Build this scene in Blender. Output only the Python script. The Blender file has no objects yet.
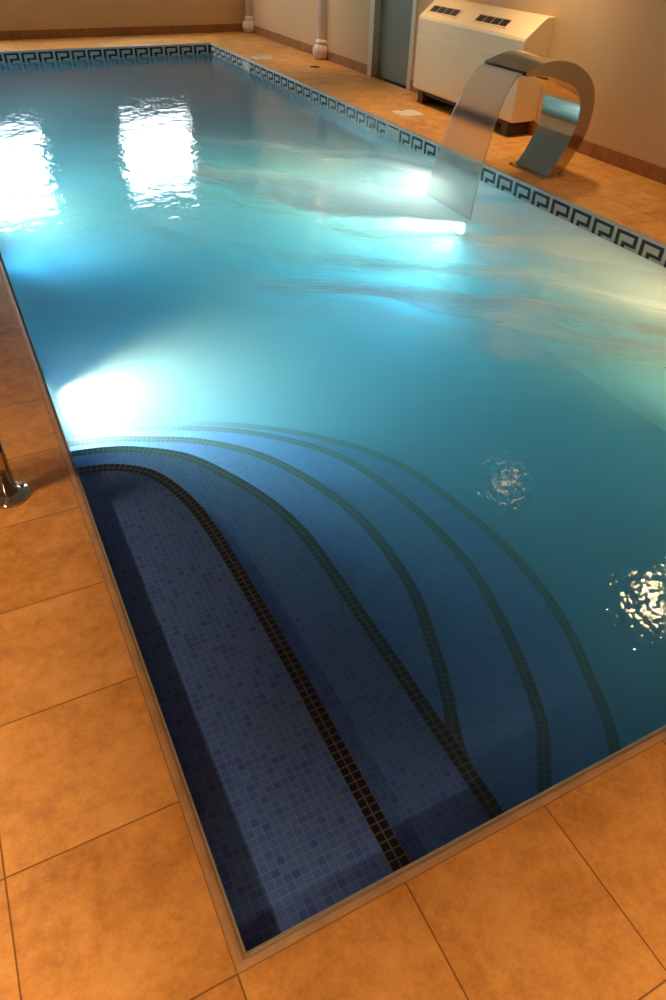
import bpy, bmesh, math, random
from mathutils import Vector, Matrix
random.seed(7)
scn = bpy.context.scene
COL = scn.collection
PI = math.pi

# ------------------------------------------------------------------ dimensions (metres)
W, L = 4.04, 12.0            # pool
ZW = -0.138                  # water level
ZF = -1.20                   # pool floor
E = 0.026                    # width of the rounded edge trim
XR, YF = W + 1.064, L + 1.09 # right wall, far wall
XL, YN = -1.7, -2.3          # left wall, near wall
ZC = 2.5
TILE = 0.40
MOS = 0.0256

# ------------------------------------------------------------------ object helpers
def link(o, parent=None):
    COL.objects.link(o)
    if parent is not None:
        o.parent = parent
    return o

def obj(name, bm, mats, parent=None, smooth=False):
    me = bpy.data.meshes.new(name)
    bmesh.ops.recalc_face_normals(bm, faces=bm.faces)
    bm.to_mesh(me); bm.free()
    if not isinstance(mats, (list, tuple)):
        mats = [mats]
    for m in mats:
        me.materials.append(m)
    if smooth:
        for p in me.polygons: p.use_smooth = True
    return link(bpy.data.objects.new(name, me), parent)

def tag(o, label=None, cat=None, group=None, kind=None):
    if label: o['label'] = label
    if cat: o['category'] = cat
    if group: o['group'] = group
    if kind: o['kind'] = kind
    return o

def thing(name, label, cat, loc=(0, 0, 0), rz=0, group=None):
    o = bpy.data.objects.new(name, None)
    o.empty_display_size = 0.1
    o.location = loc; o.rotation_euler = (0, 0, rz)
    link(o)
    return tag(o, label, cat, group, 'thing')

def copy_tree(o, parent=None):
    c = o.copy(); COL.objects.link(c)
    if parent is not None: c.parent = parent
    for ch in list(o.children): copy_tree(ch, c)
    return c

def struct(name, bm, m, parent=None, smooth=False):
    o = obj(name, bm, m, parent, smooth)
    if parent is None: o['kind'] = 'structure'
    return o

# ------------------------------------------------------------------ mesh helpers
def box(bm, x0, x1, y0, y1, z0, z1, bevel=0.0, seg=2, mi=0):
    v = [bm.verts.new((x, y, z)) for z in (z0, z1) for y in (y0, y1) for x in (x0, x1)]
    q = [(0, 2, 3, 1), (4, 5, 7, 6), (0, 1, 5, 4), (2, 6, 7, 3), (0, 4, 6, 2), (1, 3, 7, 5)]
    fs = [bm.faces.new([v[i] for i in f]) for f in q]
    for f in fs: f.material_index = mi
    if bevel > 0:
        es = set()
        for f in fs: es.update(f.edges)
        bmesh.ops.bevel(bm, geom=list(es), offset=bevel, segments=seg, affect='EDGES', profile=0.5)
    return fs

def lathe(bm, prof, n=32, a0=0.0, a1=2 * PI, c=(0, 0, 0), flute=None):
    full = abs(a1 - a0 - 2 * PI) < 1e-6
    cols = n if full else n + 1
    rings = []
    for r, z in prof:
        row = []
        for i in range(cols):
            a = a0 + (a1 - a0) * i / n
            rr = r
            if flute: rr = r * (1 - flute(a, z))
            row.append(bm.verts.new((c[0] + rr * math.cos(a), c[1] + rr * math.sin(a), c[2] + z)))
        rings.append(row)
    for j in range(len(rings) - 1):
        for i in range(n):
            k = (i + 1) % cols
            bm.faces.new((rings[j][i], rings[j][k], rings[j + 1][k], rings[j + 1][i]))
    for row in (rings[0], rings[-1]):
        if len(row) > 2: 
            try: bm.faces.new(row)
            except ValueError: pass

def tube(bm, pts, r, n=16):
    pts = [Vector(p) for p in pts]
    rings = []
    up = Vector((0.31, 0.77, 0.12)).normalized()
    for i, p in enumerate(pts):
        t = (pts[min(i + 1, len(pts) - 1)] - pts[max(i - 1, 0)]).normalized()
        a = (up - t * up.dot(t)).normalized(); b = t.cross(a); up = a
        rings.append([bm.verts.new(p + (a * math.cos(2 * PI * k / n) + b * math.sin(2 * PI * k / n)) * r) for k in range(n)])
    for j in range(len(rings) - 1):
        for i in range(n):
            k = (i + 1) % n
            bm.faces.new((rings[j][i], rings[j][k], rings[j + 1][k], rings[j + 1][i]))
    bm.faces.new(rings[0]); bm.faces.new(rings[-1])

def spline(P, n=10):
    """Catmull-Rom through 2-D points"""
    P = [Vector(p) for p in P]
    out = []
    for i in range(len(P) - 1):
        p0, p1, p2, p3 = P[max(i - 1, 0)], P[i], P[i + 1], P[min(i + 2, len(P) - 1)]
        for k in range(n):
            t = k / n
            out.append(0.5 * ((2 * p1) + (p2 - p0) * t + (2 * p0 - 5 * p1 + 4 * p2 - p3) * t * t + (3 * p1 - p0 - 3 * p2 + p3) * t ** 3))
    out.append(P[-1])
    return out

# ------------------------------------------------------------------ materials
class N:
    """small node-graph helper"""
    def __init__(self, name):
        self.m = bpy.data.materials.new(name); self.m.use_nodes = True
        self.t = self.m.node_tree; self.t.nodes.clear()
        self.out = self.t.nodes.new('ShaderNodeOutputMaterial')
    def n(self, typ, **kw):
        nd = self.t.nodes.new(typ)
        for k, v in kw.items():
            if k in nd.bl_rna.properties.keys(): setattr(nd, k, v)
            else: self.set(nd, k, v)
        return nd
    def set(self, nd, k, v):
        s = nd.inputs[int(k[1:])] if k[0] == 'i' and k[1:].isdigit() else nd.inputs[k.replace('_', ' ')]
        if isinstance(v, bpy.types.NodeSocket): self.t.links.new(v, s)
        else: s.default_value = v
    def math(self, op, a, b=None, c=None, clamp=False):
        nd = self.n('ShaderNodeMath', operation=op, use_clamp=clamp)
        self.set(nd, 'i0', a)
        if b is not None: self.set(nd, 'i1', b)
        if c is not None: self.set(nd, 'i2', c)
        return nd.outputs[0]
    def mix(self, f, a, b, typ='RGBA', blend='MIX'):
        nd = self.n('ShaderNodeMix', data_type=typ, blend_type=blend)
        idx = {'RGBA': (0, 6, 7), 'FLOAT': (0, 2, 3)}[typ]
        for i, v in zip(idx, (f, a, b)): self.set(nd, 'i%d' % i, v)
        return nd.outputs[2 if typ == 'RGBA' else 0]
    def ramp(self, f, stops):
        nd = self.n('ShaderNodeValToRGB')
        el = nd.color_ramp.elements
        while len(el) < len(stops): el.new(0.5)
        for e, (p, c) in zip(el, stops):
            e.position = p; e.color = (*c, 1) if len(c) == 3 else c
        self.set(nd, 'Fac', f)
        return nd.outputs[0]
    def noise(self, vec, scale, detail=4, rough=0.55, dist=0.0, dim='3D'):
        nd = self.n('ShaderNodeTexNoise', noise_dimensions=dim, Scale=scale, Detail=detail, Roughness=rough, Distortion=dist)
        if vec is not None: self.set(nd, 'Vector', vec)
        return nd.outputs[0]
    def pos(self):
        return self.n('ShaderNodeNewGeometry').outputs['Position']
    def sep(self, v):
        return self.n('ShaderNodeSeparateXYZ', Vector=v).outputs
    def comb(self, x, y, z):
        return self.n('ShaderNodeCombineXYZ', X=x, Y=y, Z=z).outputs[0]
    def bump(self, h, strength=0.3, dist=0.01):
        return self.n('ShaderNodeBump', Strength=strength, Distance=dist, Height=h).outputs[0]
    def principled(self, col, rough=0.5, metal=0.0, normal=None, spec=0.5):
        nd = self.n('ShaderNodeBsdfPrincipled')
        if isinstance(col, tuple) and len(col) == 3: col = (*col, 1)
        self.set(nd, 'Base_Color', col); self.set(nd, 'Roughness', rough); self.set(nd, 'Metallic', metal)
        nd.inputs['Specular IOR Level'].default_value = spec
        if normal is not None: self.set(nd, 'Normal', normal)
        return nd.outputs[0]
    def done(self, sh, vol=None):
        if sh is not None: self.t.links.new(sh, self.out.inputs['Surface'])
        if vol is not None: self.t.links.new(vol, self.out.inputs['Volume'])
        return self.m

def simple(name, col, rough=0.5, metal=0.0, var=0.08, scale=8.0, bump=0.0, spec=0.5):
    g = N(name)
    nz = g.noise(g.pos(), scale, 5)
    dark = tuple(c * (1 - var) for c in col); light = tuple(min(1, c * (1 + var)) for c in col)
    c = g.ramp(nz, [(0.3, dark), (0.7, light)])
    nrm = g.bump(g.noise(g.pos(), scale * 12, 3), bump, 0.002) if bump else None
    return g.done(g.principled(c, rough, metal, nrm, spec))

def mat_deck():
    g = N('terracotta_tile')
    p = g.pos(); x, y, z = g.sep(p)
    u = g.math('DIVIDE', g.math('ADD', x, E), TILE); v = g.math('DIVIDE', g.math('ADD', y, E), TILE)
    def line(t, w):
        f = g.math('ABSOLUTE', g.math('SUBTRACT', g.math('FRACT', g.math('ADD', t, 0.5)), 0.5))
        return f
    d = g.math('MINIMUM', line(u, 0), line(v, 0))            # distance to the grout, in tiles
    grout = g.math('SUBTRACT', 1.0, g.math('SMOOTH_MIN', g.math('MULTIPLY', d, 140.0), 1.0, 0.2), clamp=True)
    cell = g.comb(g.math('FLOOR', u), g.math('FLOOR', v), 0.0)
    wn = g.n('ShaderNodeTexWhiteNoise', noise_dimensions='3D', Vector=cell)
    rnd = wn.outputs[0]
    sh = g.n('ShaderNodeVectorMath', operation='ADD'); g.set(sh, 'i0', p)
    sc = g.n('ShaderNodeVectorMath', operation='SCALE'); g.set(sc, 'i0', wn.outputs[1]); sc.inputs['Scale'].default_value = 7.0
    g.set(sh, 'i1', sc.outputs[0])
    q = sh.outputs[0]
    a = g.noise(q, 5.0, 5, 0.6, 0.3)
    b = g.noise(q, 26.0, 5, 0.65)
    c_ = g.noise(q, 110.0, 3, 0.6)
    f = g.math('ADD', g.math('MULTIPLY', a, 0.55), g.math('ADD', g.math('MULTIPLY', b, 0.33), g.math('MULTIPLY', c_, 0.16)))
    f = g.math('ADD', f, g.math('MULTIPLY', g.math('SUBTRACT', rnd, 0.5), 0.07))
    col = g.ramp(f, [(0.34, (0.44, 0.19, 0.045)), (0.47, (0.64, 0.31, 0.085)), (0.56, (0.76, 0.39, 0.115)), (0.70, (0.86, 0.50, 0.190))])
    col = g.mix(grout, col, (0.14, 0.06, 0.022, 1))
    hgt = g.math('SUBTRACT', g.math('MULTIPLY', f, 0.6), g.math('MULTIPLY', grout, 1.0))
    return g.done(g.principled(col, g.mix(grout, 0.42, 0.9, 'FLOAT'), 0, g.bump(hgt, 0.35, 0.004), 0.35))

def mat_mosaic(name, cols, grout_col, pitch=MOS, dark=0.0, dark_col=(0.02, 0.03, 0.12)):
    g = N(name)
    geo = g.n('ShaderNodeNewGeometry')
    x, y, z = g.sep(geo.outputs['Position']); nx, ny, nz = g.sep(geo.outputs['True Normal'])
    ls, cs = [], []
    for c, nn in ((x, nx), (y, ny), (z, nz)):
        t = g.math('ADD', g.math('DIVIDE', c, pitch), 0.37)
        fr = g.math('ABSOLUTE', g.math('SUBTRACT', g.math('FRACT', t), 0.5))
        ln = g.math('GREATER_THAN', fr, 0.455)
        ls.append(g.math('MULTIPLY', ln, g.math('LESS_THAN', g.math('ABSOLUTE', nn), 0.6)))
        cs.append(g.math('FLOOR', t))
    grout = g.math('MAXIMUM', ls[0], g.math('MAXIMUM', ls[1], ls[2]))
    wn = g.n('ShaderNodeTexWhiteNoise', noise_dimensions='3D', Vector=g.comb(*cs)).outputs[0]
    n = len(cols)
    col = g.ramp(wn, [(i / max(1, n - 1), c) for i, c in enumerate(cols)])
    col = g.mix(grout, col, (*grout_col, 1))
    return g.done(g.principled(col, 0.8, 0, None, 0.1))

def mat_band():
    """two rows of near-black mosaics following a step's edge: UV is in mosaics"""
    g = N('dark_mosaic_band')
    uv = g.n('ShaderNodeUVMap').outputs[0]
    u, v, _ = g.sep(uv)
    def ln(t): return g.math('GREATER_THAN', g.math('ABSOLUTE', g.math('SUBTRACT', g.math('FRACT', t), 0.5)), 0.415)
    grout = g.math('MAXIMUM', ln(u), ln(v))
    wn = g.n('ShaderNodeTexWhiteNoise', noise_dimensions='3D', Vector=g.comb(g.math('FLOOR', u), g.math('FLOOR', v), 0.0)).outputs[0]
    col = g.ramp(wn, [(0, (0.002, 0.002, 0.005)), (1, (0.006, 0.006, 0.016))])
    col = g.mix(grout, col, (0.15, 0.13, 0.17, 1))
    return g.done(g.principled(col, 0.8, 0, None, 0.04))

def mat_wall(name, col):
    g = N(name)
    p = g.pos()
    a = g.noise(p, 1.6, 4, 0.6); b = g.noise(p, 60, 3, 0.6)
    c = g.ramp(a, [(0.3, tuple(k * 0.94 for k in col)), (0.7, col)])
    return g.done(g.principled(c, 0.75, 0, g.bump(b, 0.12, 0.002), 0.2))

def mat_base():
    g = N('baseboard_tile')
    p = g.pos(); x, y, z = g.sep(p)
    t = g.math('DIVIDE', g.math('ADD', x, y), TILE)
    ln = g.math('GREATER_THAN', g.math('ABSOLUTE', g.math('SUBTRACT', g.math('FRACT', t), 0.5)), 0.492)
    c = g.ramp(g.noise(p, 9, 5, 0.65), [(0.3, (0.26, 0.115, 0.040)), (0.7, (0.42, 0.20, 0.075))])
    c = g.mix(ln, c, (0.15, 0.07, 0.03, 1))
    return g.done(g.principled(c, 0.5, 0, None, 0.3))

def mat_steel(name, col=(0.54, 0.49, 0.44), rough=0.06):
    g = N(name)
    p = g.pos(); x, y, z = g.sep(p)
    s = g.noise(g.comb(g.math('MULTIPLY', x, 3), g.math('MULTIPLY', y, 90), g.math('MULTIPLY', z, 3)), 3, 2)
    r = g.math('ADD', rough, g.math('MULTIPLY', s, 0.05))
    return g.done(g.principled(col, r, 1.0))

def mat_emit(name, col, strength):
    g = N(name)
    return g.done(g.n('ShaderNodeEmission', Color=(*col, 1), Strength=strength).outputs[0])

WATER = dict(scatter=0.50, scol=(0.58, 0.93, 1.0), absorb=0.64, acol=(0.03, 0.76, 0.895), g=0.25)
def mat_water():
    g = N('pool_water')
    p = g.pos(); x, y, z = g.sep(p)
    # ripples: long soft ones everywhere, finer ones over the far, jet-stirred end and in the sparkling patches
    def blob(cx, cy, rx, ry):
        dx = g.math('DIVIDE', g.math('SUBTRACT', x, cx), rx); dy = g.math('DIVIDE', g.math('SUBTRACT', y, cy), ry)
        d = g.math('ADD', g.math('MULTIPLY', dx, dx), g.math('MULTIPLY', dy, dy))
        return g.math('SUBTRACT', 1.0, g.math('MINIMUM', d, 1.0))
    n1 = g.noise(g.comb(g.math('MULTIPLY', x, 0.9), y, 0.0), 2.2, 2, 0.5)
    n2 = g.noise(g.comb(x, g.math('MULTIPLY', y, 0.7), 1.0), 11.0, 3, 0.55)
    n3 = g.noise(g.comb(x, y, 2.0), 27.0, 2, 0.5, 0.4)
    far = g.math('MULTIPLY', g.math('SUBTRACT', y, 3.0), 0.25, clamp=True)
    stir = g.math('MAXIMUM', g.math('MULTIPLY', blob(1.75, 0.45, 0.75, 0.6), 1.0), g.math('MULTIPLY', blob(1.6, 1.25, 0.6, 0.55), 0.8))
    h = g.math('ADD', g.math('MULTIPLY', n1, 0.008),
        g.math('ADD', g.math('MULTIPLY', n2, g.math('ADD', 0.0006, g.math('MULTIPLY', far, 0.0045))),
               g.math('MULTIPLY', n3, g.math('ADD', 0.0002, g.math('MULTIPLY', stir, 0.0017)))))
    nrm = g.n('ShaderNodeBump', Strength=1.0, Distance=1.0, Height=h).outputs[0]
    fres = g.n('ShaderNodeFresnel', IOR=1.33, Normal=nrm).outputs[0]
    trans = g.n('ShaderNodeBsdfTransparent').outputs[0]
    gl = g.n('ShaderNodeBsdfGlossy', Roughness=0.02, Normal=nrm, Color=(1, 1, 1, 1)).outputs[0]
    # trails of fine bubbles swept away from the falling sheet
    warp = g.noise(g.comb(x, y, 5.0), 0.55, 2, 0.5)
    w2 = g.math('SUBTRACT', warp, 0.5)
    al = g.math('ADD', g.math('MULTIPLY', x, 0.11), g.math('ADD', g.math('MULTIPLY', y, -0.11), g.math('MULTIPLY', w2, 0.5)))
    ac = g.math('ADD', g.math('MULTIPLY', x, 0.75), g.math('ADD', g.math('MULTIPLY', y, 0.85), g.math('MULTIPLY', w2, 1.5)))
    st = g.noise(g.comb(al, ac, 3.0), 1.7, 4, 0.55, 0.0)
    st = g.math('MULTIPLY', g.math('SUBTRACT', st, 0.45), 4.2, clamp=True)
    sxy = g.math('ADD', g.math('ADD', x, y), g.math('MULTIPLY', g.math('SUBTRACT', warp, 0.5), 1.6))
    z_in = g.n('ShaderNodeMapRange', interpolation_type='SMOOTHSTEP', Value=sxy, From_Min=3.5, From_Max=5.2).outputs[0]
    z_out = g.n('ShaderNodeMapRange', interpolation_type='SMOOTHSTEP', Value=sxy, From_Min=10.5, From_Max=7.0).outputs[0]
    z_x = g.n('ShaderNodeMapRange', interpolation_type='SMOOTHSTEP', Value=x, From_Min=0.7, From_Max=2.1).outputs[0]
    zone = g.math('MULTIPLY', g.math('MULTIPLY', z_in, z_out), z_x)
    st = g.math('ADD', st, g.math('MULTIPLY', g.n('ShaderNodeMapRange', interpolation_type='SMOOTHSTEP', Value=x, From_Min=2.3, From_Max=3.9).outputs[0], 0.75))
    foam = g.math('MULTIPLY', g.math('MULTIPLY', st, zone), FOAM, clamp=True)
    wh = g.n('ShaderNodeMixShader', Fac=0.45, i1=g.n('ShaderNodeBsdfDiffuse', Color=(0.86, 0.95, 0.98, 1)).outputs[0],
             i2=g.n('ShaderNodeBsdfTranslucent', Color=(0.9, 0.97, 0.97, 1)).outputs[0]).outputs[0]
    body = g.n('ShaderNodeMixShader', Fac=foam, i1=trans, i2=wh).outputs[0]
    surf = g.n('ShaderNodeMixShader', Fac=fres, i1=body, i2=gl).outputs[0]
    sc = g.n('ShaderNodeVolumeScatter', Color=(*WATER['scol'], 1), Density=WATER['scatter'], Anisotropy=WATER['g']).outputs[0]
    ab = g.n('ShaderNodeVolumeAbsorption', Color=(*WATER['acol'], 1), Density=WATER['absorb']).outputs[0]
    return g.done(surf, g.n('ShaderNodeAddShader', i0=sc, i1=ab).outputs[0])
FOAM = 1.15

def mat_sheet():
    g = N('falling_water')
    p = g.pos(); x, y, z = g.sep(p)
    s = g.noise(g.comb(g.math('MULTIPLY', x, 0.4), g.math('MULTIPLY', y, 16), g.math('MULTIPLY', z, 0.4)), 2.0, 3)
    nrm = g.bump(s, 0.25, 0.01)
    ref = g.n('ShaderNodeBsdfRefraction', Roughness=0.36, IOR=1.06, Color=(0.97, 0.97, 0.97, 1), Normal=nrm).outputs[0]
    wh = g.n('ShaderNodeMixShader', Fac=0.5, i1=g.n('ShaderNodeBsdfDiffuse', Color=(0.85, 0.85, 0.85, 1)).outputs[0],
             i2=g.n('ShaderNodeBsdfTranslucent', Color=(0.9, 0.92, 0.92, 1)).outputs[0]).outputs[0]
    f = g.math('ADD', 0.08, g.math('MULTIPLY', s, 0.12))
    a = g.n('ShaderNodeMixShader', Fac=f, i1=ref, i2=wh).outputs[0]
    gl = g.n('ShaderNodeBsdfGlossy', Roughness=0.15, Color=(1, 1, 1, 1), Normal=nrm).outputs[0]
    return g.done(g.n('ShaderNodeMixShader', Fac=0.05, i1=a, i2=gl).outputs[0])

M = dict(
    deck=mat_deck(), wall=mat_wall('cream_wall', (0.69, 0.48, 0.275)), ceil=mat_wall('ceiling_paint', (0.42, 0.34, 0.26)),
    base=mat_base(),
    tile=mat_mosaic('blue_mosaic', [(0.065, 0.165, 0.64), (0.075, 0.18, 0.65), (0.083, 0.195, 0.66), (0.070, 0.17, 0.66), (0.058, 0.14, 0.62), (0.050, 0.11, 0.57)], (0.17, 0.28, 0.68), 0.0235),
    wallmos=mat_mosaic('pale_blue_mosaic', [(0.34, 0.55, 0.66), (0.40, 0.60, 0.70), (0.44, 0.64, 0.74), (0.36, 0.56, 0.70), (0.30, 0.50, 0.64)], (0.55, 0.68, 0.74), 0.0235),
    floormos=mat_mosaic('mid_blue_mosaic', [(0.04, 0.19, 0.42), (0.05, 0.21, 0.46), (0.055, 0.23, 0.49), (0.045, 0.20, 0.46)], (0.07, 0.26, 0.50), 0.0235),
    band=mat_band(),
    pale=simple('frieze_pale_mosaic', (0.66, 0.70, 0.68), 0.3, 0, 0.06, 40),
    navy=simple('frieze_navy_mosaic', (0.010, 0.018, 0.045), 0.25, 0, 0.3, 40),
    trim=simple('edge_trim_tile', (0.56, 0.34, 0.18), 0.4, 0, 0.15, 14),
    lip=simple('edge_trim_pale', (0.62, 0.56, 0.48), 0.35, 0, 0.08, 14),
    steel=mat_steel('polished_steel'), chrome=mat_steel('rail_chrome', (0.52, 0.50, 0.49), 0.05),
    white=simple('white_plastic', (0.80, 0.78, 0.74), 0.4, 0, 0.03, 6),
    cream=simple('heater_enamel', (0.82, 0.67, 0.47), 0.45, 0, 0.02, 4),  # white enamel; the lamps' warm tint is put into its colour
    plaster=simple('white_plaster', (0.82, 0.74, 0.68), 0.6, 0, 0.04, 10),
    dark=simple('dark_slot', (0.02, 0.018, 0.015), 0.6, 0, 0.2, 10),
    door=simple('door_grey_green', (0.17, 0.20, 0.16), 0.35, 0, 0.10, 3),
    jamb=simple('door_frame_paint', (0.60, 0.55, 0.42), 0.5, 0, 0.04, 6),
    footm=simple('foot_brown', (0.07, 0.042, 0.028), 0.6, 0, 0.1, 10),  # shadow under the heater is put into this dark brown
    brass=simple('drain_metal', (0.16, 0.10, 0.06), 0.4, 0.8, 0.2, 30),
    water=mat_water(), sheet=mat_sheet(),
    lens=mat_emit('pool_lamp_lens', (1.0, 0.93, 0.78), 30.0),
    daylight=mat_emit('bright_window_pane', (0.93, 0.97, 1.0), 11.0),
    bulb=mat_emit('downlight_lens', (1.0, 0.66, 0.34), 3.0),
)

# ------------------------------------------------------------------ the room
def ring_rects(x0, x1, y0, y1, X0, X1, Y0, Y1):
    return [(X0, x0, Y0, Y1), (x1, X1, Y0, Y1), (x0, x1, Y0, y0), (x0, x1, y1, Y1)]
bm = bmesh.new()
for a in ring_rects(-E, W + E, -E, L + E, XL, XR, YN, YF): box(bm, *a, -0.12, 0.0)
struct('floor', bm, M['deck'])

bm = bmesh.new()
T = 0.25
for a in ring_rects(0, W, 0, L, -T, W + T, -T, L + T): box(bm, *a, ZF - 0.2, -0.122)
o = struct('pool_basin', bm, M['wallmos'])
bm = bmesh.new(); box(bm, 0, W, 0, L, ZF - 0.2, ZF)
struct('pool_floor', bm, M['floormos'])

# frieze with its Greek key, all four sides above and just below the water line
CW, CH, ZT = 0.235 / 7, 0.0225, -0.029
KEY = ["XXXXXX.", "X....X.", "X....X.", "X.XXXX.", "X.X...."]
def frieze(bm, P, d, length, inward):
    d = Vector(d); P = Vector(P); inw = Vector(inward) * 0.004
    n = int(length / CW) + 1
    rows = [(-0.005, ZT)] + [(ZT - CH * k, ZT - CH * (k + 1)) for k in range(5)] + [(ZT - CH * 5, ZT - CH * 5 - 0.03)]
    for i in range(n):
        a, b = i * CW, min((i + 1) * CW, length)
        if b - a < 1e-4: continue
        for j, (zt, zb) in enumerate(rows):
            q = [P + d * a, P + d * b]
            v = [bm.verts.new((q[0].x + inw.x, q[0].y + inw.y, zt)), bm.verts.new((q[1].x + inw.x, q[1].y + inw.y, zt)),
                 bm.verts.new((q[1].x + inw.x, q[1].y + inw.y, zb)), bm.verts.new((q[0].x + inw.x, q[0].y + inw.y, zb))]
            f = bm.faces.new(v)
            f.material_index = 1 if 1 <= j <= 5 and KEY[j - 1][i % 7] == 'X' else 0
bm = bmesh.new()
frieze(bm, (W, L, 0), (0, -1, 0), L, (-1, 0, 0))
frieze(bm, (0, L, 0), (1, 0, 0), W, (0, -1, 0))
frieze(bm, (0, 0, 0), (0, 1, 0), L, (1, 0, 0))
frieze(bm, (W, 0, 0), (-1, 0, 0), W, (0, 1, 0))
struct('trim_1', bm, [M['pale'], M['navy']])

# rounded edge trim round the pool
prof = [(E, 0.0), (0.016, -0.0015), (0.008, -0.005), (0.003, -0.011), (0.0, -0.018), (-0.003, -0.019), (-0.003, -0.027), (0.0, -0.028), (0.0, -0.034), (E, -0.034)]
bm = bmesh.new()
loops = []
for o_, z in prof:
    loops.append([bm.verts.new(c) for c in ((-o_, -o_, z), (W + o_, -o_, z), (W + o_, L + o_, z), (-o_, L + o_, z))])
for j in range(len(prof)):
    k = (j + 1) % len(prof)
    for i in range(4):
        f = bm.faces.new((loops[j][i], loops[j][(i + 1) % 4], loops[k][(i + 1) % 4], loops[k][i]))
        f.material_index = 1 if 4 <= j <= 6 else 0
struct('trim_2', bm, [M['trim'], M['lip']])

# walls; the right one has a doorway
DY0, DY1, DZ = 7.72, 8.66, 2.05
bm = bmesh.new()
box(bm, XR, XR + 0.2, YN, DY0, -0.1, ZC); box(bm, XR, XR + 0.2, DY1, YF, -0.1, ZC); box(bm, XR, XR + 0.2, DY0, DY1, DZ, ZC)
struct('wall_right', bm, M['wall'])
WIN = [(0.05, 1.36, 1.02, 2.30), (2.62, 3.92, 0.97, 2.25)]
bm = bmesh.new()
xs = [XL - 0.2, WIN[0][0], WIN[0][1], WIN[1][0], WIN[1][1], XR + 0.2]
for i in range(5):
    if i in (1, 3):
        w = WIN[0] if i == 1 else WIN[1]
        box(bm, xs[i], xs[i + 1], YF, YF + 0.2, -0.1, w[2]); box(bm, xs[i], xs[i + 1], YF, YF + 0.2, w[3], ZC)
    else:
        box(bm, xs[i], xs[i + 1], YF, YF + 0.2, -0.1, ZC)
struct('wall_far', bm, M['wall'])
bm = bmesh.new(); box(bm, XL - 0.2, XL, YN, YF, -0.1, ZC); struct('wall_left', bm, M['wall'])
bm = bmesh.new(); box(bm, XL - 0.2, XR + 0.2, YN - 0.2, YN, -0.1, ZC); struct('wall_near', bm, M['wall'])
bm = bmesh.new(); box(bm, XL - 0.2, XR + 0.2, YN - 0.2, YF + 0.2, ZC, ZC + 0.15); struct('ceiling', bm, M['ceil'])
for i, (a, b, c, d) in enumerate(WIN):
    bm = bmesh.new()
    for r in ring_rects(a + .05, b - .05, c + .05, d - .05, a, b, c, d): box(bm, r[0], r[1], YF + 0.04, YF + 0.10, r[2], r[3])
    wo = struct('window_%d' % (i + 1), bm, M['white'])
    bm = bmesh.new(); box(bm, a + .05, b - .05, YF + 0.065, YF + 0.075, c + .05, d - .05)
    obj('pane', bm, M['daylight'], wo)
# baseboards
bm = bmesh.new()
for a, b in ((YN, DY0 - 0.06), (DY1 + 0.09, YF)): box(bm, XR - 0.012, XR, a, b, 0, 0.115, 0.003, 1)
struct('baseboard_right', bm, M['base'])
bm = bmesh.new(); box(bm, XL, XR - 0.012, YF - 0.012, YF, 0, 0.115, 0.003, 1); struct('baseboard_far', bm, M['base'])
bm = bmesh.new(); box(bm, XL, XL + 0.012, YN, YF - 0.012, 0, 0.115, 0.003, 1); struct('baseboard_left', bm, M['base'])
# door in the right wall
bm = bmesh.new(); box(bm, XR + 0.07, XR + 0.115, DY0 + 0.03, DY1 - 0.03, 0.005, DZ - 0.03, 0.004, 1)
d1 = struct('door_1', bm, M['door'])
bm = bmesh.new()
for a, b, z0, z1 in ((DY0 - 0.055, DY0 + 0.03, 0, DZ + 0.05), (DY1 - 0.03, DY1 + 0.085, 0, DZ + 0.05), (DY0 + 0.03, DY1 - 0.03, DZ - 0.03, DZ + 0.05)):
    box(bm, XR - 0.02, XR + 0.12, a, b, z0, z1, 0.006, 2)
obj('frame', bm, M['jamb'], d1)
bm = bmesh.new(); tube(bm, [(XR + 0.07, DY0 + 0.10, 1.02), (XR + 0.025, DY0 + 0.10, 1.02), (XR + 0.02, DY0 + 0.11, 1.02), (XR + 0.02, DY0 + 0.22, 1.02)], 0.009, 10)
obj('handle', bm, M['chrome'], d1, True)

# ------------------------------------------------------------------ steps in the corner
STEPS = [
 (-0.200, [(0, 2.09), (.17, 2.045), (.305, 1.94), (.385, 1.77), (.43, 1.56), (.45, 1.30), (.46, 1.03), (.465, .80), (.465, .55), (.465, .30), (.465, 0)]),
 (-0.365, [(0, 2.46), (.16, 2.43), (.32, 2.365), (.53, 2.205), (.675, 1.96), (.775, 1.71), (.825, 1.48), (.838, 1.21), (.838, .95), (.84, .74), (.84, .5), (.84, .25), (.84, 0)]),
 (-0.550, [(0, 2.83), (.2, 2.79), (.38, 2.72), (.68, 2.56), (.92, 2.33), (1.07, 2.06), (1.17, 1.76), (1.205, 1.53), (1.205, 1.31), (1.18, 1.08), (1.125, .89), (1.075, .73), (1.015, .58), (.95, .43), (.915, .28), (.905, .14), (.90, 0)]),
 (-0.720, [(0, 3.14), (.3, 3.10), (.65, 2.98), (1.0, 2.78), (1.28, 2.52), (1.46, 2.25), (1.565, 1.88), (1.61, 1.53), (1.61, 1.25), (1.565, .99), (1.505, .77), (1.44, .58), (1.365, .41), (1.29, .31), (1.21, .21), (1.12, .10), (1.06, 0)]),
 (-0.880, [(0, 3.42), (.4, 3.37), (.85, 3.20), (1.28, 2.93), (1.62, 2.60), (1.83, 2.26), (1.915, 1.93), (1.965, 1.6), (1.975, 1.28), (1.945, 1.0), (1.885, .77), (1.805, .56), (1.72, .36), (1.65, .25), (1.53, .1), (1.45, 0)]),
]
steps = thing('pool_steps', 'curved blue mosaic steps with dark edge bands in the near corner of the pool', 'steps', (0, 0, 0))
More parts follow.
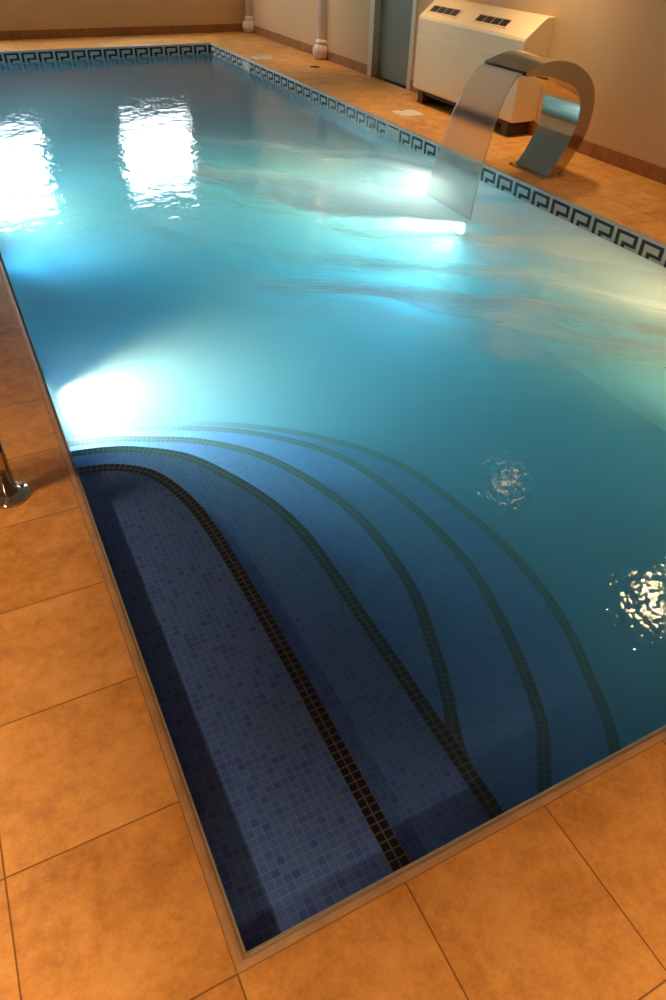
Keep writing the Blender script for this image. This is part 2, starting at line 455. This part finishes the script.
for i, (zt, P) in enumerate(STEPS):
    zb = STEPS[i + 1][0] if i < 4 else ZF
    C = spline(P, 8)
    bm = bmesh.new()
    top = [bm.verts.new((0, 0, zt))] + [bm.verts.new((c.x, c.y, zt)) for c in reversed(C)]
    bot = [bm.verts.new((v.co.x, v.co.y, zb)) for v in top]
    bm.faces.new(top); bm.faces.new(bot)
    for k in range(len(top)):
        j = (k + 1) % len(top); bm.faces.new((top[k], top[j], bot[j], bot[k]))
    st = obj('step', bm, M['tile'], steps)
    # band: two mosaics of the tread and one of the riser
    bm = bmesh.new(); uvl = bm.loops.layers.uv.new('UVMap')
    s = 0.0; rows = []
    for k, c in enumerate(C):
        t = (C[min(k + 1, len(C) - 1)] - C[max(k - 1, 0)]).normalized()
        nrm = Vector((-t.y, t.x))                                 # points out, away from the corner
        if nrm.dot(c - Vector((0.0, 0.3))) < 0: nrm = -nrm
        if k: s += (c - C[k - 1]).length
        bw = 2 * MOS
        pts = [(c - nrm * bw, zt + 0.0012), (c - nrm * bw / 2, zt + 0.0012), (c + nrm * 0.0012, zt + 0.0012), (c + nrm * 0.0012, zt - MOS)]
        row = []
        for q, z in pts:
            row.append(bm.verts.new((max(q.x, 0.001), max(q.y, 0.001), z)))
        rows.append((row, s / MOS))
    for (ra, sa), (rb, sb) in zip(rows, rows[1:]):
        for j in range(3):
            f = bm.faces.new((ra[j], rb[j], rb[j + 1], ra[j + 1]))
            for lp, uv in zip(f.loops, ((sa, j), (sb, j), (sb, j + 1), (sa, j + 1))): lp[uvl].uv = uv
    obj('edge_band', bm, M['band'], st)['label'] = 'double row of near black mosaics along the step edge'

# ------------------------------------------------------------------ water
bm = bmesh.new()
box(bm, -0.02, W + 0.02, -0.02, L + 0.02, ZF - 0.02, ZW)
tag(obj('pool_water', bm, M['water']), 'clear blue water with drifting pale streaks filling the pool', 'water', kind='stuff')

# ------------------------------------------------------------------ waterfall spout
SX, SY = 4.30, 4.37
inner = [(4.285, 0.012), (4.34, .075), (4.395, .16), (4.445, .25), (4.475, .34), (4.485, .43), (4.475, .51), (4.445, .58), (4.395, .635), (4.32, .68), (4.22, .715), (4.10, .738), (3.98, .748), (3.86, .750)]
outer = [(4.43, 0.012), (4.485, .075), (4.54, .16), (4.59, .25), (4.62, .34), (4.628, .45), (4.612, .56), (4.57, .65), (4.50, .72), (4.42, .770), (4.32, .812), (4.20, .836), (4.05, .836), (3.855, .782)]
IN = spline(inner, 4); OU = spline(outer, 4)
sp = thing('waterfall_spout', 'curved polished steel waterfall spout bending over the pool edge', 'waterfall spout', (SX, SY, 0))
def place(bm, o=(SX, SY, 0)):
    bmesh.ops.translate(bm, verts=bm.verts, vec=(-o[0], -o[1], -o[2]))
bm = bmesh.new()
rows = []
for k in range(len(IN)):
    f = k / (len(IN) - 1)
    hw = 0.205 + 0.055 * f ** 1.3
    cy = SY + 0.03 * f
    i_, o_ = IN[k], OU[k]
    rows.append([bm.verts.new((i_.x, cy - hw, i_.y)), bm.verts.new((i_.x, cy + hw, i_.y)), bm.verts.new((o_.x, cy + hw, o_.y)), bm.verts.new((o_.x, cy - hw, o_.y))])
for a, b in zip(rows, rows[1:]):
    for j in range(4):
        k = (j + 1) % 4; bm.faces.new((a[j], a[k], b[k], b[j]))
bm.faces.new(rows[0]); bm.faces.new(rows[-1])
es = [e for e in bm.edges if len(e.link_faces) == 2 and e.calc_face_angle(0) > 1.0]
bmesh.ops.bevel(bm, geom=es, offset=0.004, segments=1, affect='EDGES', profile=0.5)
for e in bm.edges:
    if len(e.link_faces) == 2 and e.calc_face_angle(0) > 0.35: e.smooth = False
place(bm)
body = obj('spout_body', bm, M['steel'], sp, True)
bm = bmesh.new(); box(bm, 3.848, 3.862, SY + .03 - .245, SY + .03 + .245, .756, .774); place(bm); obj('outlet_slot', bm, M['dark'], sp)
bm = bmesh.new(); box(bm, 4.225, 4.46, SY - .235, SY + .235, 0, .012, .004, 2); place(bm); obj('base_plate', bm, M['steel'], sp)
for dy in (-.22, .22):
    for xx in (4.245, 4.44):
        bm = bmesh.new(); lathe(bm, [(.011, 0.011), (.011, .018), (.008, .022)], 6, c=(xx, SY + dy, 0)); place(bm); obj('bolt', bm, M['chrome'], sp)

# the sheet of water: leaves the lip, falls 0.9 m, spreads a little
bm = bmesh.new()
grid = []
NS, NV = 36, 24
for a in range(NS + 1):
    s = a / NS
    row = []
    for b in range(NV + 1):
        v = b / NV
        y0 = 4.16 + 0.48 * v; y1 = 3.87 + 0.67 * v
        x = 3.838 - (0.485 + .02 * (1 - v)) * s; z = 0.765 - 0.10 * s - 0.800 * s * s
        y = y0 + (y1 - y0) * s ** 1.5
        row.append(bm.verts.new((x, y, z)))
    grid.append(row)
for a in range(NS):
    for b in range(NV):
        bm.faces.new((grid[a][b], grid[a][b + 1], grid[a + 1][b + 1], grid[a + 1][b]))
sh = obj('falling_water', bm, M['sheet'], None, True)
md = sh.modifiers.new('thick', 'SOLIDIFY'); md.thickness = 0.004; md.offset = 0
tag(sh, 'smooth translucent sheet of water falling from the steel spout into the pool', 'water', kind='stuff')

# ------------------------------------------------------------------ wall heater
HX0, HX1, HY0, HY1 = 4.80, XR - 0.004, 5.35, 7.15
ht = thing('wall_heater', 'large warm-tinted white wall heater with sloping vented top behind the spout', 'heater', (HX1, (HY0 + HY1) / 2, 0))
hp = (HX1, (HY0 + HY1) / 2, 0)
bm = bmesh.new()
pr = [(HX1, .13), (HX0 + .02, .13), (HX0, .15), (HX0, .655), (HX0 + .004, .660), (HX0, .665), (HX0, .79), (HX0 + .012, .815), (HX0 + .20, .955), (HX0 + .23, .968), (HX1, .97)]
va = [bm.verts.new((x, HY0, z)) for x, z in pr]; vb = [bm.verts.new((x, HY1, z)) for x, z in pr]
bm.faces.new(va); bm.faces.new(vb)
for i in range(len(pr)):
    j = (i + 1) % len(pr); bm.faces.new((va[i], va[j], vb[j], vb[i]))
place(bm, hp)
hb = obj('casing', bm, M['cream'], ht)
bv = hb.modifiers.new('bev', 'BEVEL'); bv.width = 0.006; bv.segments = 2; bv.limit_method = 'ANGLE'; bv.angle_limit = 0.6
sl = Vector((0.188, 0, 0.14)).normalized()               # up the slope
sn = Vector((-0.14, 0, 0.188)).normalized()              # out of the slope
def on_slope(bm, y0, y1, t0, t1, h0, h1):
    vs = []
    for h in (h0, h1):
        for t in (t0, t1):
            for y in (y0, y1):
                q = Vector((HX0 + .012, 0, .815)) + sl * t + sn * h
                vs.append(bm.verts.new((q.x, y, q.z)))
    for f in ((0, 1, 3, 2), (4, 6, 7, 5), (0, 4, 5, 1), (2, 3, 7, 6), (0, 2, 6, 4), (1, 5, 7, 3)): bm.faces.new([vs[i] for i in f])
for gy0, gy1 in ((6.56, 7.06), (5.74, 6.24)):
    bm = bmesh.new()
    on_slope(bm, gy0 - .03, gy1 + .03, .055, .068, -.002, .006); on_slope(bm, gy0 - .03, gy1 + .03, .150, .163, -.002, .006)
    on_slope(bm, gy0 - .03, gy0, .068, .150, -.002, .006); on_slope(bm, gy1, gy1 + .03, .068, .150, -.002, .006)
    place(bm, hp); gr = obj('grille_frame', bm, M['cream'], ht)
    bm = bmesh.new()
    for k in range(4):
        a = gy0 + (gy1 - gy0) * k / 4
        on_slope(bm, a + .006, a + (gy1 - gy0) / 4 - .006, .072, .146, -.001, .0025)
    place(bm, hp); obj('vent_slot', bm, M['dark'], gr)
bm = bmesh.new(); box(bm, HX0 + .05, HX1 - .02, HY0 + .06, HY1 - .06, .09, .131); place(bm, hp); obj('underside_shade', bm, M['dark'], ht)  # dark box put in for the shadow under the casing
for yy in (HY0 + .12, HY1 - .12):
    bm = bmesh.new(); box(bm, HX0 + .03, HX1 - .02, yy - .05, yy + .05, 0, .131, .006, 2); place(bm, hp); obj('foot', bm, M['footm'], ht)

# ------------------------------------------------------------------ half columns on the right wall
def make_column(y, label):
    t = thing('half_column', label, 'column', (XR, y, 0), 0, 'half columns on the long wall')
    fl = lambda a, z: 0.035 * (0.5 - 0.5 * math.cos(a * 16))
    bm = bmesh.new(); lathe(bm, [(.088, .24), (.086, 1.2), (.080, 2.28)], 96, PI / 2, 3 * PI / 2, flute=fl); obj('shaft', bm, M['plaster'], t, True)
    gd = lambda a, z: 0.05 * (0.5 - 0.5 * math.cos(a * 14))
    bm = bmesh.new(); lathe(bm, [(.115, 0), (.135, .02), (.152, .055), (.158, .09), (.150, .13), (.128, .165), (.105, .185)], 96, PI / 2, 3 * PI / 2, flute=gd); obj('bulb_base', bm, M['plaster'], t, True)
    bm = bmesh.new(); lathe(bm, [(.100, .183), (.112, .195), (.112, .212), (.098, .225), (.090, .242)], 48, PI / 2, 3 * PI / 2); obj('ring', bm, M['plaster'], t, True)
    bm = bmesh.new(); lathe(bm, [(.082, 2.28), (.11, 2.32), (.13, 2.40), (.15, 2.44), (.15, 2.5)], 48, PI / 2, 3 * PI / 2); obj('capital', bm, M['plaster'], t, True)
    return t
c1 = make_column(10.10, 'white half column with bulbous base halfway along the wall, beside the door')
c2 = copy_tree(c1); c2.location.y = 12.93; c2['label'] = 'white half column with bulbous base in the far corner of the room'

# ------------------------------------------------------------------ skimmers and small fittings
def skimmer(y, label, lid_c, lid_label):
    t = thing('skimmer', label, 'skimmer', (W, y, ZW), 0, 'skimmer mouths in the frieze')
    w, z0, z1 = .125, -.02, .095
    bm = bmesh.new()
    for a in ((-w, -w + .03, z0, z1), (w - .03, w, z0, z1), (-w + .03, w - .03, z1 - .025, z1), (-w + .03, w - .03, z0, z0 + .02)):
        box(bm, -.018, -.003, a[0], a[1], a[2], a[3], .003, 1)
    obj('faceplate', bm, M['white'], t)
    bm = bmesh.new(); box(bm, -.011, -.003, -w + .03, w - .03, z0 + .02, z1 - .025); obj('flap', bm, M['white'], t)
    l = thing('access_cover', lid_label, 'cover', (*lid_c, 0), 0, 'white covers let into the deck')
    bm = bmesh.new(); box(bm, -.135, .135, -.135, .135, .0005, .006, .003, 2)
    for k in range(5): box(bm, -.10, .10, -.09 + k * .04, -.075 + k * .04, .006, .0085)
    obj('lid_plate', bm, M['white'], l)
    bm = bmesh.new(); lathe(bm, [(.018, .006), (.018, .010), (.012, .011)], 16, c=(0, .118, 0)); obj('lid_screw', bm, M['chrome'], l)
skimmer(6.27, 'white skimmer mouth in the key frieze just left of the falling water', (4.42, 6.62), 'white square cover in the deck in front of the wall heater')
skimmer(10.42, 'white skimmer mouth in the key frieze near the far corner', (4.27, 10.40), 'white square cover in the deck near the far half column')
dr = thing('floor_drain', 'small dark round drain in the deck near the half column beside the door', 'drain', (4.69, 9.51, 0))
bm = bmesh.new(); lathe(bm, [(.075, .0005), (.075, .004), (.058, .005), (.056, .0025)], 32); obj('drain_rim', bm, M['brass'], dr)
bm = bmesh.new()
for k in range(5): box(bm, -.05, .05, -.045 + k * .02, -.035 + k * .02, .0026, .0042)
obj('drain_grate', bm, M['dark'], dr)

# ------------------------------------------------------------------ handrail on the left deck
RX, RY = -0.245, 1.745
hr = thing('handrail', 'chrome tube handrail standing on a round flange on the left deck', 'handrail', (RX, RY, 0))
path = [(0, 0, .006), (0, 0, .25), (0, 0, .5), (0, 0, .66)]
path += [(-.16 + .16 * math.cos(a), 0, .66 + .16 * math.sin(a)) for a in [PI * k / 14 for k in range(1, 14)]]
path += [(-.32, 0, .66), (-.32, 0, .5), (-.32, 0, .25), (-.32, 0, .006)]
bm = bmesh.new(); tube(bm, path, .033, 24); obj('tube', bm, M['chrome'], hr, True)
for dx in (0, -.32):
    bm = bmesh.new(); lathe(bm, [(.074, .0), (.074, .006), (.070, .010), (.046, .013), (.038, .022), (.034, .022)], 40, c=(dx, 0, 0)); fl = obj('flange', bm, M['chrome'], hr, True)
    for a in (0.5, 2.6, 4.7):
        bm = bmesh.new(); lathe(bm, [(.008, .009), (.008, .014), (.005, .016)], 12, c=(dx + .057 * math.cos(a), .057 * math.sin(a), 0)); obj('screw', bm, M['chrome'], fl)

# ------------------------------------------------------------------ lamps under water
def spot(name, loc, target, power, col, size=2.4, blend=0.6, rad=0.07):
    d = bpy.data.lights.new(name, 'SPOT'); d.energy = power; d.color = col; d.spot_size = size; d.spot_blend = blend; d.shadow_soft_size = rad
    o = bpy.data.objects.new(name, d); o.location = loc
    o.rotation_euler = (Vector(target) - Vector(loc)).to_track_quat('-Z', 'Y').to_euler(); COL.objects.link(o)
    return o
def pool_light(side, y, z, label, beam, spill, aim, col=(1.0, 0.90, 0.72), cone=0.9, spread=2.9, down=0.0, swing=0.0):
    sx = 1 if side == 'left' else -1
    x = 0.0 if side == 'left' else W
    t = thing('pool_light', label, 'pool light', (x, y, z), 0 if sx > 0 else PI, 'round lamps in the pool walls')
    def turn(bm):
        bmesh.ops.rotate(bm, verts=bm.verts, matrix=Matrix.Rotation(PI / 2, 3, 'Y'))
    bm = bmesh.new(); lathe(bm, [(.105, .0), (.105, .012), (.095, .020), (.082, .020), (.080, .010)], 40); turn(bm); obj('rim', bm, M['chrome'], t, True)
    bm = bmesh.new(); lathe(bm, [(.080, .008), (.07, .013), (.04, .017), (.002, .018)], 32); turn(bm); obj('lens', bm, M['lens'], t, True)
    p = (x + sx * 0.05, y, z)
    to = (p[0] + sx * 2, p[1] + aim[0], p[2] + aim[1])
    if beam: spot('pool_lamp_beam', p, to, beam * 1.2, (1.0, 0.52, 0.23), cone, 1.0, 0.05)
    if spill: spot('pool_lamp_spill', p, (p[0] + sx * 2, p[1] + swing, p[2] - down), spill, col, spread, 0.8, 0.05)
pool_light('left', 3.08, -0.42, 'round lamp in the left pool wall just beyond the curved steps', 600, 270, (0.8, -0.75), cone=1.1, spread=2.3, down=1.1, swing=-1.3)
pool_light('right', 4.90, -0.60, 'round lamp in the right pool wall below the falling water', 2100, 330, (1.5, 0.05), spread=2.7, down=0.35)
pool_light('left', 7.2, -0.60, 'unseen round lamp added in the left pool wall midway to the far end', 1000, 500, (-0.3, -0.7), cone=1.1, spread=2.2, down=1.5)  # out-of-view lamp added to brighten the opposite wall and mid water
pool_light('right', 0.9, -0.60, 'unseen round lamp added in the right pool wall nearest the camera', 1600, 0, (7.0, 0.6), cone=0.8)  # added out of view, aimed along the right wall to brighten that water
pool_light('left', 10.0, -0.60, 'unseen round lamp added in the left pool wall closest to the far end', 400, 250, (0.0, -0.7), cone=1.1, spread=2.2, down=1.5)  # another added lamp out of view, lighting the far stretch of right wall

# ------------------------------------------------------------------ ceiling downlights
WARM = (1.0, 0.645, 0.31)
# x, y, power, cone, where
DL = [(4.15, 1.72, 140, 2.5, 'above the right deck, nearest the camera'), (4.0, 3.5, 14, 2.3, 'above the right pool edge before the spout'),
      (4.7, 5.2, 150, 1.8, 'above the steel spout'), (4.45, 7.0, 110, 1.35, 'in front of the grey door'), (4.85, 10.0, 70, 1.35, 'above the middle half column'),
      (4.6, 12.5, 20, 1.35, 'above the far right corner'), (1.5, 12.6, 12, 1.35, 'above the far deck'),
      (-1.25, -0.4, 330, 1.35, 'above the near left corner'), (-1.2, 1.5, 190, 1.45, 'above the handrail'), (-1.1, 6.0, 60, 1.4, 'above the middle of the left deck'),
      (0.8, -1.45, 300, 1.4, 'above the near deck'), (2.4, -1.45, 330, 1.4, 'above the near deck, on the right')]
for x, y, pw, cone, where in DL:
    t = thing('downlight', 'round recessed ceiling downlight ' + where, 'ceiling light', (x, y, ZC), 0, 'ceiling downlights')
    bm = bmesh.new(); lathe(bm, [(.075, 0), (.075, -.006), (.06, -.008), (.056, -.002)], 32); obj('bezel', bm, M['chrome'], t, True)
    bm = bmesh.new(); lathe(bm, [(.055, -.002), (.054, -.003)], 24); obj('lens', bm, M['bulb'], t)
    spot('ceiling_lamp', (x, y, ZC - 0.02), (x, y, 0), pw * 1.4, WARM, cone, 1.0, 0.11 if cone > 2 else 0.14)

# ------------------------------------------------------------------ world, camera, view
w = bpy.data.worlds.new('World'); scn.world = w; w.use_nodes = True
w.node_tree.nodes['Background'].inputs[0].default_value = (0.5, 0.45, 0.4, 1); w.node_tree.nodes['Background'].inputs[1].default_value = 0.02

def Rx(t): return Matrix.Rotation(t, 3, 'X')
def Rz(t): return Matrix.Rotation(t, 3, 'Z')
cam = bpy.data.cameras.new('camera'); cam.sensor_fit = 'VERTICAL'; cam.sensor_height = 36; cam.lens = 687.5 / 1000 * 36
cam.clip_start = 0.05
co = bpy.data.objects.new('camera', cam); COL.objects.link(co)
R = Rz(-0.48560025) @ Rx(0.86076781) @ Rz(0.03266589)
co.matrix_world = Matrix.Translation((-0.08266765, -0.48366869, 1.65852121)) @ R.to_4x4()
scn.camera = co
scn.view_settings.view_transform = 'Standard'; scn.view_settings.look = 'None'
scn.view_settings.gamma = 1; scn.view_settings.use_curve_mapping = False
scn.view_settings.exposure = 0.0
cy = scn.cycles
cy.use_denoising = True
cy.denoising_prefilter = 'ACCURATE'
cy.max_bounces = 10; cy.diffuse_bounces = 3; cy.glossy_bounces = 4; cy.transmission_bounces = 8; cy.transparent_max_bounces = 12; cy.volume_bounces = 3
cy.sample_clamp_indirect = 8.0
cy.caustics_reflective = False; cy.caustics_refractive = False
